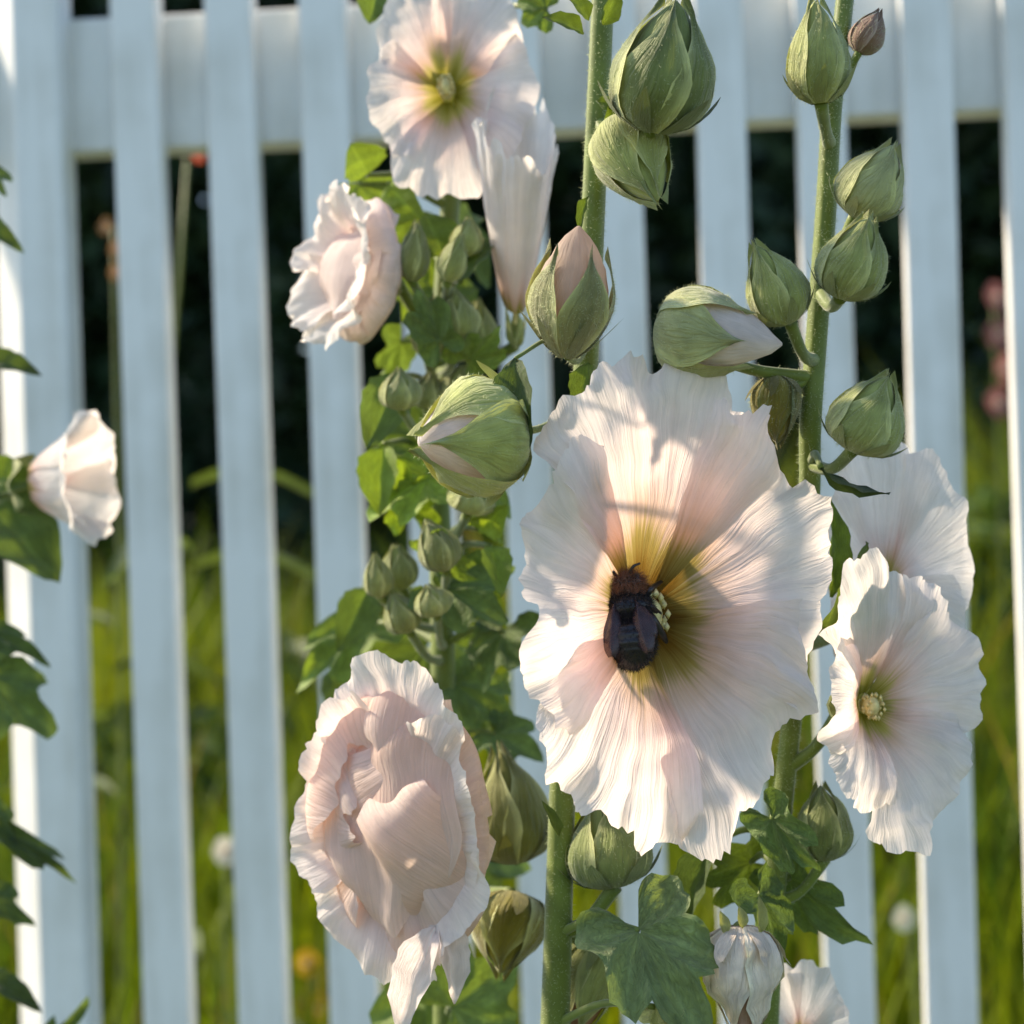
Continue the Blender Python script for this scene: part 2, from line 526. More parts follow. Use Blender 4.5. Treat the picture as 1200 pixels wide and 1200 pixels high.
    for k in range(inner):                           # inner petals arching over the throat, in rings of five
        lay = k // 5
        ph = math.radians(phi + 36 + 72 * k + lay * 31 + r.uniform(-14, 14))
        q1, q2, q3 = [r.uniform(0, 6.28) for _ in range(3)]
        big = isc * (0.86 - 0.24 * lay) * r.uniform(.92, 1.12)
        close = math.pi * r.uniform(.78, .96) if lay == 0 else math.pi * r.uniform(.92, 1.0)
        tall = r.uniform(.40, .52) - .07 * lay
        n1, n2 = 40, 30
        vs, cs, uv = [], [], []
        for j in range(n2):
            s = j / (n2 - 1)
            for i in range(n1):
                t = -1 + 2 * i / (n1 - 1)
                edge = 1 - .12 * abs(t) ** 3 + .035 * math.sin(5 * t + q1) + .02 * math.sin(12 * t + q2) + .012 * math.sin(25 * t + q3)
                ss = s * (1 + (edge - 1) * s)
                rad = Rm * big * (math.sin(close * ss) / math.sin(min(close, math.pi / 2)) * .92 + .08)
                th = ph + t * (0.45 + 0.45 * min(1, s * 2.2))
                h = .10 + tall * (1 - math.cos(math.pi * min(1.0, ss * .92))) / 2
                h += s ** 2 * (.05 * math.sin(3.3 * t + q2) + .03 * math.sin(8 * t + q3)) + .05 * t * s
                wp = W(math.cos(th) * rad, math.sin(th) * rad, Rm * h)
                na = noise.noise_vector((wp - C) * (2.0 / Rm) + V((q1, q2, q3)) * 3)
                vs.append(wp + na * (crump * .8 * Rm * s))
                cs.append(np.array(icol) * (1 - .6 * s) + tint * .6 * s); uv.append((i / (n1 - 1), s))
        mesh('petal', vs, grid_faces(n1, n2), M_PETAL, o, C, cs, uv)
    for (fa_, ln_, wd_, hb_) in folds:               # broad petals folded across the throat
        c_, s_ = math.cos(math.radians(fa_)), math.sin(math.radians(fa_))
        q1, q2, q3 = [r.uniform(0, 6.28) for _ in range(3)]
        n1, n2 = 40, 36
        vs, cs, uv = [], [], []
        for j in range(n2):
            s = j / (n2 - 1)
            for i in range(n1):
                t = -1 + 2 * i / (n1 - 1)
                edge = 1 - .22 * abs(t) ** 2.5 + .03 * math.sin(5 * t + q1) + .018 * math.sin(12 * t + q2)
                al = .80 - ln_ * s * (1 + (edge - 1) * s)
                v = t * wd_ * (.45 + .55 * math.sin(math.pi * min(1, .12 + .70 * s))) * (1 + .03 * math.sin(9 * s + q3))
                h = hb_ * (.30 + .70 * math.sin(math.pi * (.08 + .66 * s))) - .20 * t * t + .05 * math.sin(2.6 * t + 3 * s + q2) + .025 * math.sin(7 * t + 2 * s + q3) * s
                h += .06 * s ** 4 * math.sin(6 * t + q1)
                wp = W(Rm * (al * c_ - v * s_), Rm * (al * s_ + v * c_), Rm * h)
                na = noise.noise_vector((wp - C) * (1.9 / Rm) + V((q1, q2, q3)) * 3)
                vs.append(wp + na * (crump * .7 * Rm))
                cs.append(np.array(icol) * (1 - .6 * s) + tint * .6 * s); uv.append((i / (n1 - 1), s))
        mesh('petal', vs, grid_faces(n1, n2), M_PETAL, o, C, cs, uv)
    if column:
        vs, f2 = [], []
        nvv = 10
        for j in range(nvv):
            s = j / (nvv - 1)
            for i in range(10):
                th = 2 * math.pi * i / 10
                rad = Rm * (0.045 + 0.035 * math.sin(math.pi * min(1, max(0, (s - .3) / .7)))) * (1 if j < nvv - 1 else 0.4)
                vs.append(W(math.cos(th) * rad, math.sin(th) * rad, Rm * (s * 0.34)))
        f2 = grid_faces(10, nvv, True); f2.append(tuple(range((nvv - 1) * 10, nvv * 10)))
        for k in range(46):                          # anthers
            s = r.uniform(0.45, 1.0); th = r.uniform(0, 6.28)
            rad = Rm * 0.085; q0 = Rm * 0.022
            cpt = V((math.cos(th) * rad, math.sin(th) * rad, Rm * s * 0.36))
            b0 = len(vs)
            for dx, dy, dz in ((1, 0, 0), (-1, 0, 0), (0, 1, 0), (0, -1, 0), (0, 0, 1), (0, 0, -1)):
                vs.append(W(cpt.x + dx * q0, cpt.y + dy * q0, cpt.z + dz * q0))
            for t3 in ((0, 2, 4), (2, 1, 4), (1, 3, 4), (3, 0, 4), (2, 0, 5), (1, 2, 5), (3, 1, 5), (0, 3, 5)):
                f2.append(tuple(b0 + x for x in t3))
        mesh('stamen_column', vs, f2, M_STAMEN, o, C)
    if stem is not None:
        pl.pedicel(stem, W(0, 0, -Rm * 0.28), ped, 0.004)
    return o


LEAF_COL = np.array((0.10, 0.15, 0.042)); LEAF_BRIGHT = np.array((0.16, 0.23, 0.035))


def leaf(pl, base, tip, w, d, dd=0.0, roll=20, col=LEAF_COL, lobes=5, seed=0, stem=None, droop=0.2, ped=0.0013, res=(37, 12), fold=0.15, name='leaf', mt=None):
    """lobed hollyhock leaf (lobes 5) or lance-shaped one (lobes 1)"""
    r = random.Random(seed + 500)
    B = P(*base, d); T = P(*tip, d - dd)
    ax = T - B; Ln = ax.length; ax.normalize()
    side = FWD.cross(ax)
    if side.length < 1e-4: side = RIGHT.copy()
    side.normalize()
    side = Matrix.Rotation(math.radians(roll), 3, ax) @ side
    nrm = side.cross(ax).normalized()
    if nrm.y > 0: nrm = -nrm
    Wd = w * K * d / 1200 / 2
    nu, nv = res
    vs, cs, uv = [], [], []
    amax = math.radians(140 if lobes > 1 else 90)
    ph = r.uniform(0, 6)
    wob = [r.uniform(.86, 1.1) for _ in range(7)]
    for j in range(nv):
        s = j / (nv - 1)
        for i in range(nu):
            t = -1 + 2 * i / (nu - 1)
            if lobes > 1:
                th = t * amax
                x = th / math.radians(52)            # lobe index space
                k = round(max(-2.49, min(2.49, x)))
                fr = abs(x - k)
                lob = (1 - 0.30 * (2 * fr) ** 1.5) * wob[k + 3]
                rad = lob * (1.0 - 0.30 * (abs(th) / math.pi) ** 1.2) * (1 + 0.035 * math.sin(th * 19 + ph) + 0.02 * math.sin(th * 37))
                g = 0.03 + 0.97 * s
                a = rad * g * math.cos(th); b = rad * g * math.sin(th)
                u = a; v = b * 1.18
                vein = math.exp(-(fr / (0.045 + 0.05 * (1 - s))) ** 2)
                hz = -0.07 * (1 - vein) * s * math.cos(fr * math.pi) * 0 + 0.075 * s * math.cos(x * 2 * math.pi) * -1 + 0.03 * math.sin(th * 11 + s * 9 + ph) * s
                hz += 0.02 * math.sin(s * 14 + fr * 20) * s
            else:
                wv = math.sin(math.pi * s ** 0.8) ** 0.8 * (1 + 0.06 * math.sin(s * 30))
                u = s; v = t * wv
                vein = math.exp(-(t / 0.08) ** 2)
                hz = 0.15 * abs(t) * wv + 0.03 * math.sin(s * 16 + t * 3)
            h = hz * Ln - droop * Ln * (u * abs(u)) + fold * abs(v) * Wd
            vs.append(B + ax * (Ln * u) + side * (Wd * v) + nrm * h)
            c = col * r.uniform(0.88, 1.12) * (1 - vein * .5) + (col * 1.5 + 0.03) * vein * .5
            cs.append(c); uv.append((i / (nu - 1), s))
    o = mesh(name, vs, grid_faces(nu, nv), mt or M_LEAF, pl.root, B, cs, uv)
    if stem is not None:
        vs, f, ns = tube_geo(catmull([stem, stem.lerp(B, .5) + V((0, 0, .004)), B], 5), [ped * 1.4, ped, ped * .8], 8)
        mesh('petiole', vs, f, M_STEM, pl.root, stem)
    return o


# ------------------------------------------------------------------ the ground behind and under everything
def build_ground():
    n = 40
    vs, f = [], []
    for j in range(n):
        for i in range(n):
            x = -60 + 120 * i / (n - 1); y = -40 + 120 * j / (n - 1)
            vs.append((x, y, 0))
    mesh('lawn', vs, grid_faces(n, n), M_SOIL)['kind'] = 'structure'


build_ground()

# ------------------------------------------------------------------ the fence
FY = 1.20; YAW = math.radians(4.0)
FDIR = V((math.cos(YAW), -math.sin(YAW), 0)); FN = V((-math.sin(YAW), -math.cos(YAW), 0))


def fence_u(px, py=600):
    dr = FWD + RIGHT * ((px - 600) / 1200 * K) + UP * ((600 - py) / 1200 * K)
    # plane through (0,FY) with normal FN
    t = (V((0, FY, 0)) - V((CAM.x, CAM.y, 0))).dot(FN) / V((dr.x, dr.y, 0)).dot(FN)
    p = CAM + dr * t
    return (V((p.x, p.y, 0)) - V((0, FY, 0))).dot(FDIR)


def fpt(u, n, z):
    q = V((0, FY, 0)) + FDIR * u + FN * n
    return V((q.x, q.y, z))


def bevel_prism(outline, z0, z1, bev, top=None):
    """outline list of (u,n) counterclockwise; returns verts, faces with softened vertical edges"""
    pts = []
    L = len(outline)
    for i in range(L):
        p = V(outline[i]); a = V(outline[i - 1]); b = V(outline[(i + 1) % L])
        pts.append(p + (a - p).normalized() * bev); pts.append(p + ((a - p).normalized() + (b - p).normalized()) * bev * 0.3)
        pts.append(p + (b - p).normalized() * bev)
    vs = []
    m_ = len(pts)
    for z in (z0, z1):
        for p in pts: vs.append(fpt(p.x, p.y, z))
    f = [(i, (i + 1) % m_, m_ + (i + 1) % m_, m_ + i) for i in range(m_)]
    f.append(tuple(range(m_ - 1, -1, -1)))
    if top is None:
        f.append(tuple(range(m_, 2 * m_)))
    else:
        us = [p.x for p in pts]; ucen = (min(us) + max(us)) / 2
        b0 = len(vs)
        for p in pts: vs.append(fpt(ucen + (p.x - ucen) * 0.08, p.y, z1 + top))
        f += [(m_ + i, m_ + (i + 1) % m_, b0 + (i + 1) % m_, b0 + i) for i in range(m_)]
        f.append(tuple(range(b0, b0 + m_)))
    return vs, f


def build_fence():
    root = empty('picket_fence', fpt(0, 0, 0))
    tag(root, 'white painted wooden picket fence behind the hollyhocks, square post with chamfered corners', 'fence')
    top = 1.42
    TH = 0.021
    lefts = [158, 267, 374, 484, 596, 711, 828, 947, 1066, 1187]
    us = [fence_u(x) for x in lefts]
    Wp = 0.0335
    st = us[-1] - us[-2]
    for k in range(1, 9): us.append(us[9] + st * k)
    post_l = fence_u(4); post_r = fence_u(96)
    for k in range(8): us.append(post_l - 0.03 - Wp - 0.064 * k)
    for k, u in enumerate(us):
        wv = Wp + rnd.uniform(-.001, .001)
        tl = rnd.uniform(-.0045, .0045)
        vs, f = bevel_prism([(u, 0), (u, TH), (u + wv, TH), (u + wv, 0)][::-1], 0.03, top, 0.0022, top=0.03)
        vs = [v + FDIR * (tl * (v.z - .9)) + V((0, 0, rnd.uniform(-.002, .002) if False else 0)) for v in vs]
        mesh('picket', vs, f, M_PAINT, root, fpt(u, 0, 0.03), smooth=False)
    # rails behind the pickets, split by the post
    zb = P(110, 169, FY).z; ztop = P(215, 6, FY).z
    for (a, b) in ((min(us) - .03, post_l + .004), (post_r - 0.004, max(us) + .08)):
        for (z0, z1) in ((zb, ztop), (0.18, 0.30)):
            vs, f = [], []
            pr = [(-0.003, z0), (-0.003, z1), (-0.032, z1), (-0.032, z0)]
            bv = 0.002
            pr2 = []
            for i in range(4):
                p = V(pr[i]); q = V(pr[i - 1]); s = V(pr[(i + 1) % 4])
                pr2 += [p + (q - p).normalized() * bv, p + (s - p).normalized() * bv]
            for u in (a, b):
                for p in pr2: vs.append(fpt(u, p.x, p.y))
            m_ = len(pr2)
            f = [(i, (i + 1) % m_, m_ + (i + 1) % m_, m_ + i) for i in range(m_)] + [tuple(range(m_ - 1, -1, -1)), tuple(range(m_, 2 * m_))]
            mesh('rail', vs, f, M_PAINT, root, fpt(a, 0, z0), smooth=False)
    # post: square with wide chamfers
    a, b = post_l, post_r
    wd = b - a; ch = wd * 0.44
    nf = 0.022; nb = nf - wd
    ol = [(a, nf - ch), (a + ch, nf), (b - .003, nf), (b, nf - .003), (b, nb + ch), (b - ch, nb), (a + ch, nb), (a, nb + ch)]
    vs, f = bevel_prism(ol[::-1], -0.02, top + 0.06, 0.001)
    mesh('post', vs, f, M_PAINT, root, fpt(a, 0, 0), smooth=False)
    vs, f = bevel_prism([(a - .01, nf + .01), (b + .01, nf + .01), (b + .01, nb - .01), (a - .01, nb - .01)][::-1], top + .061, top + .085, 0.003, top=0.03)
    mesh('post_cap', vs, f, M_PAINT, root, fpt(a, 0, top), smooth=False)


build_fence()


# ------------------------------------------------------------------ background greenery
def blades(name, n, xr, yr, hfun, wid, colfun, seed):
    rg = np.random.default_rng(seed)
    x = rg.uniform(*xr, n); y = rg.uniform(*yr, n)
    h = hfun(x, y, rg)
    az = rg.uniform(0, 6.28, n); lean = rg.uniform(0.05, 0.45, n) * h
    wd = wid * rg.uniform(0.6, 1.3, n)
    fa = rg.uniform(0, 6.28, n)
    V_ = np.empty((n, 7, 3)); C_ = np.empty((n, 7, 3))
    lv = [0, 0.45, 0.8, 1.0]
    c = colfun(x, y, h, rg)
    for k, s in enumerate(lv):
        cx = x + np.cos(az) * lean * s * s; cy = y + np.sin(az) * lean * s * s; cz = h * s * (1 - 0.1 * s)
        ww = wd * (1 - s) ** 0.6
        if k < 3:
            V_[:, 2 * k] = np.stack([cx - np.cos(fa) * ww, cy - np.sin(fa) * ww, cz], 1)
            V_[:, 2 * k + 1] = np.stack([cx + np.cos(fa) * ww, cy + np.sin(fa) * ww, cz], 1)
        else:
            V_[:, 6] = np.stack([cx, cy, cz], 1)
    for k in range(7): C_[:, k] = c
    b = np.arange(n)[:, None] * 7
    F = []
    for q in ((0, 1, 3, 2), (2, 3, 5, 4)): F += (b + np.array(q)).tolist()
    F += (b + np.array((4, 5, 6))).tolist()
    return mesh(name, V_.reshape(-1, 3), F, M_GRASS, None, (0, 0, 0), C_.reshape(-1, 3))


def hgrass(x, y, rg):
    base = 0.22 + 0.10 * np.sin(x * 3.1 + 1) * np.sin(y * 2.3)
    far = np.clip((y - 1.7) / 2.0, 0, 1)
    return (base + np.clip((y - 1.5) / 1.0, 0, 1) * 0.16 + far * (0.58 + 0.14 * np.sin(x * 5.0) + 0.20 * np.clip(x, -1, 1.2))) * rg.uniform(0.55, 1.15, len(x))


def cgrass(x, y, h, rg):
    n = len(x)
    t = rg.random((n, 1))
    pat = (0.5 + 0.5 * np.sin(x * 4 + 2 * np.sin(y * 3)))[:, None]
    a = np.array((0.05, 0.115, 0.010)); b = np.array((0.23, 0.275, 0.008))
    c = a + (b - a) * np.clip(t * 0.6 + pat * 0.5, 0, 1)
    dry = rg.random(n) < 0.04
    c[dry] = (0.30, 0.22, 0.08)
    return c


g = blades('grass', 36000, (-3.0, 3.0), (1.36, 4.8), hgrass, 0.006, cgrass, 3)
tag(g, 'long green meadow grass growing behind the white fence', 'grass', kind='stuff')


def leaf_cloud(n, sampler, size, colfun, seed, flat=0.5):
    rg = np.random.default_rng(seed)
    c = sampler(n, rg)
    a = rg.normal(0, 1, (n, 3)); a /= np.linalg.norm(a, axis=1)[:, None]
    b = np.cross(a, rg.normal(0, 1, (n, 3))); b /= np.linalg.norm(b, axis=1)[:, None]
    nn = np.cross(a, b)
    s = size * rg.uniform(0.6, 1.3, (n, 1))
    V_ = np.empty((n, 4, 3))
    V_[:, 0] = c - a * s; V_[:, 1] = c + b * s * flat + nn * s * .15; V_[:, 2] = c + a * s; V_[:, 3] = c - b * s * flat + nn * s * .15
    C_ = np.repeat(colfun(c, rg)[:, None, :], 4, 1)
    b0 = np.arange(n)[:, None] * 4
    F = np.hstack([b0 + np.array((0, 1, 2)), b0 + np.array((0, 2, 3))]).reshape(-1, 3)
    return V_.reshape(-1, 3), F, C_.reshape(-1, 3)


def shrub(name, label, cat, loc, rx, ry, h, n, size, col, seed, z0=0.08, lump=7, group=None):
    root = empty(name, loc)
    tag(root, label, cat, group)
    rg0 = np.random.default_rng(seed)
    cen = np.stack([rg0.uniform(-.75, .75, lump) * rx, rg0.uniform(-.75, .75, lump) * ry, rg0.uniform(.25, .85, lump) * h], 1)
    rad = rg0.uniform(.30, .55, lump)

    def samp(k, rg):
        i = rg.integers(0, lump, k)
        d = rg.normal(0, 1, (k, 3)); d /= np.linalg.norm(d, axis=1)[:, None]
        q = rg.uniform(.45, 1.0, (k, 1)) ** .5
        p = cen[i] + d * q * rad[i][:, None] * np.array((rx, ry, h * .55))
        p[:, 2] = np.clip(p[:, 2], z0, None)
        return p + np.array(loc)

    def cf(c, rg):
        return np.array(col) * rg.uniform(.6, 1.4, (len(c), 1))
    v, f, c = leaf_cloud(n, samp, size, cf, seed)
    o = mesh('crown', v, f, M_HEDGE, root, loc, c, smooth=False)
    vs, fs = [], []
    for k in range(lump):
        tv, tf, _ = tube_geo(catmull([V(loc) + V((cen[k][0] * .1, cen[k][1] * .1, -0.02)), V(loc) + V((cen[k][0] * .5, cen[k][1] * .5, cen[k][2] * .5)), V(loc) + V(cen[k])], 5),
                             [0.03 * h, 0.018 * h, 0.006 * h], 7)
        fs += [tuple(x + len(vs) for x in q) for q in tf]; vs += tv
    mesh('trunk', vs, fs, M_BARK, root, loc)
    return root


def hedge():
    x0, x1, y0, y1, h = -7.5, 7.5, 7.6, 9.2, 4.2
    root = empty('hedge', (0, 8.4, 0))
    tag(root, 'tall dark evergreen hedge closing off the lawn behind the fence', 'hedge')

    def samp(k, rg):
        p = np.stack([rg.uniform(x0, x1, k), rg.uniform(y0, y1, k), rg.uniform(0.02, h, k)], 1)
        side = rg.random(k)
        bump_ = 0.15 * np.sin(p[:, 0] * 3.3 + 1) * np.sin(p[:, 2] * 4.1) + 0.08 * np.sin(p[:, 0] * 9)
        p[side < .6, 1] = (y0 + bump_ + rg.normal(0, .08, k))[side < .6]
        tp = (side > .85)
        p[tp, 2] = (h + bump_ + rg.normal(0, .1, k))[tp]
        return p

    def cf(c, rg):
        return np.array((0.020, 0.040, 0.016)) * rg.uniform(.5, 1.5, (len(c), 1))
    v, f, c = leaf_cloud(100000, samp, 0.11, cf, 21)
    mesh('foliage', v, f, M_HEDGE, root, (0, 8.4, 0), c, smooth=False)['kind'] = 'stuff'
    for k in range(9):
        x = x0 + .5 + k * (x1 - x0 - 1) / 8
        tv, tf, _ = tube_geo(catmull([V((x, 8.4, -.03)), V((x + .08, 8.35, 1.6)), V((x - .05, 8.4, 3.7))], 6), [.06, .045, .02], 8)
        mesh('trunk', tv, tf, M_BARK, root, (x, 8.4, 0))


hedge()
GD = (0.055, 0.095, 0.02)
shrub('shrub', 'mid green bushy shrub standing between hedge and fence, beside the chamfered post', 'shrub', (-1.05, 3.6, 0), .55, .45, .80, 2600, .05, GD, 31)
shrub('shrub', 'dark green rounded shrub growing behind the fence and the crumpled rose-like bloom', 'shrub', (-.35, 3.9, 0), .5, .4, .86, 2600, .05, (0.04, .075, .02), 32)
shrub('shrub', 'leafy green shrub behind the fence where the pink blossoms grow', 'shrub', (1.0, 3.9, 0), .6, .45, .95, 2600, .05, GD, 33)


def small_flower(px, py, d, r, label, tint, n=3, seed=0, hang=0.06, cat='wildflower', name='wildflower', bx=None):
    top = P(px, py, d)
    base = V((top.x + rnd.uniform(-.05, .05) if bx is None else P(bx, py, d).x, top.y + .05, 0))
    root = empty(name, base); tag(root, label, cat)
    rr = random.Random(seed)

    class Q: pass
    q = Q(); q.root = root; q.fuzz = lambda *a, **k: None
    tv, tf, _ = tube_geo(catmull([base + V((0, 0, -.01)), base.lerp(top, .5) + V((.01 if bx is None else -.05, 0, 0)), top + V((0, .012, .0))], 6), [.004, .003, .002], 7)
    mesh('stem', tv, tf, M_STEM, root, base)
    for k in range(n):
        cpt = top + V((rr.uniform(-.3, .3) * hang, rr.uniform(-.2, .2) * hang, -k * hang))
        flower(q, cpt, d, r, (rr.uniform(-.4, .3), -1, rr.uniform(0, .5)), vs_=1.2, H=.3, res=(9, 7), seed=seed + k, eye=.5, tint=np.array(tint), column=False, name='blossom', ruf=.8)
    for k in range(4):
        z = .25 + .5 * rr.random()
        b = base.lerp(top, z)
        vs, cs = [], []
        a = rr.uniform(0, 6.28); dirv = V((math.cos(a), math.sin(a), .5)).normalized(); sdv = dirv.cross(V((0, 0, 1))).normalized()
        for j in range(7):
            s = j / 6
            for t in (-1, 0, 1):
                vs.append(b + dirv * (.16 * s) + V((0, 0, -.10 * s * s + .01 * abs(t))) + sdv * (.02 * t * math.sin(math.pi * (s * .96 + .02))))
                cs.append(LEAF_COL)
        mesh('leaf', vs, grid_faces(3, 7), M_LEAF, root, b, cs)
    return root


small_flower(1166, 350, 3.4, 16, 'tall pink flowering stalk behind the fence beside the hedge', (0.30, 0.13, 0.12), n=4, seed=5, hang=.07, name='pink_flower_stalk', cat='flower stalk')
small_flower(217, 184, 1.75, 9, 'small red blossom on a stalk just under the fence rail', (0.75, 0.16, 0.08), n=1, seed=15, name='red_wildflower', bx=188)
small_flower(362, 1130, 2.3, 14, 'yellow wildflower low in the grass beside the crumpled rose-like hollyhock bloom', (0.60, 0.40, 0.03), n=2, seed=25, name='yellow_wildflower')
small_flower(262, 1000, 2.0, 15, 'white wildflower in the grass behind the fence near the yellow wildflower', (0.78, 0.78, 0.68), n=1, seed=35, name='white_wildflower')
small_flower(1068, 1076, 2.0, 13, 'white wildflower in the grass behind the fence beside the two overlapping hollyhock blooms', (0.78, 0.80, 0.66), n=1, seed=45, name='white_wildflower')
small_flower(131, 265, 2.2, 9, 'dry orange flower stalk behind the fence next to the chamfered post', (0.40, 0.22, 0.09), n=3, seed=55, hang=.03, name='orange_wildflower')

# ------------------------------------------------------------------ hollyhock with the bee
D = 0.545


def line_at(cp, py):
    """point of a stem polyline at pixel row py"""
    best = None
    for p in cp:
        q = p - CAM
        yy = 600 - q.dot(UP) / (q.dot(FWD) * K) * 1200
        if best is None or abs(yy - py) < best[0]: best = (abs(yy - py), p)
    return best[1].copy()


def main_plant():
    d = D + 0.035
    bx = P(640, 1500, d)
    pl = Plant(V((bx.x - .02, bx.y + .01, 0)), 'tall hollyhock whose wide open pale pink bloom holds the bee')
    pts = [V((bx.x - .02, bx.y + .01, -0.02)), bx, P(651, 1200, d), P(657, 1000, d), P(664, 800, d), P(676, 600, d), P(688, 400, d), P(697, 200, d), P(706, 0, d), P(712, -160, d)]
    rr = [.0070, .0058, .0050, .0045, .0043, .0043, .0042, .0040, .0038, .0026]
    cp = pl.stem(pts, rr, fuzz=9000)
    S = lambda py: line_at(cp, py)
    flower(pl, (746, 722), D + .016, 182, (.30, -1, .05), vs_=1.54, H=.58, hw=.84, phi=24, pw=1.75, kr=(1.12, 1.08, .94, .96, .99), ruf=1.35, seed=4, crump=.10, throat=[(0.0, (0.10, 0.035, 0.012)), (0.15, (0.20, 0.115, 0.018)), (0.26, (0.36, 0.28, 0.08))],
           res=(72, 46), stem=S(860), rec=.10, tube=.05, eye=1.12)
    # buds up the stem
    bud(pl, (764, 156), (792, 0), 112, D, .012, col=G_DARK * 1.25, stem=S(150), seed=1, fuzz=900, fat=.55, twist=.5)
    bud(pl, (722, 150), (772, 236), 84, D + .02, .02, col=G_MID, stem=S(138), seed=2, fuzz=600, fat=.3, bracts=False)
    bud(pl, (664, 420), (678, 264), 94, D + .012, .010, col=np.array((.24, .235, .09)), core=np.array((.66, .53, .43)), sw=.66, cover=.80, stem=S(405), ped=.0014, seed=3, fuzz=1400, fat=1.25)
    bud(pl, (600, 508), (490, 520), 128, D + .005, .022, col=G_MID * 1.2, core=PINKW, stem=S(470), ped=.0014, seed=4, fuzz=1000, fat=.45, twist=.3)
    bud(pl, (722, 1040), (700, 935), 92, D + .03, -.004, col=G_DARK * 1.5, stem=S(1095), seed=5, fuzz=500, fat=.3, ped=.0026)
    bud(pl, (700, 1100), (676, 1215), 66, D + .05, .008, col=G_MID, core=np.array((.50, .33, .22)), stem=S(1075), seed=6, fuzz=300)
    # small bracts and scars on the stem
    for k, (a, b, wd) in enumerate((((706, 168), (722, 108), 20), ((700, 118), (730, 122), 16), ((690, 230), (676, 268), 14), ((684, 40), (640, 14), 26), ((690, 24), (668, -10), 24), ((655, 980), (640, 940), 14), ((706, 30), (728, -14), 24))):
        leaf(pl, a, b, wd, D + .02, .004, roll=30, col=LEAF_BRIGHT, lobes=1, seed=k, res=(7, 8), name='stipule')
    leaf(pl, (604, 420), (612, 520), 46, D - .006, .01, roll=25, col=LEAF_COL * .95, lobes=1, seed=9, stem=S(400), ped=.0008, res=(9, 14), name='bract')
    leaf(pl, (690, 425), (680, 490), 34, D + .01, .005, roll=30, col=LEAF_BRIGHT, lobes=1, seed=11, res=(9, 12), name='bract')
    leaf(pl, (748, 1090), (822, 1208), 165, D + .004, .02, roll=-18, col=np.array((.20, .26, .10)), lobes=5, seed=12, stem=S(1100), res=(61, 18))
    leaf(pl, (768, 1180), (800, 1215), 50, D + .0, .01, roll=10, col=G_PALE * .8, lobes=5, seed=13, stem=S(1190), res=(31, 9))
    pl.finish()
    return pl


main_plant()


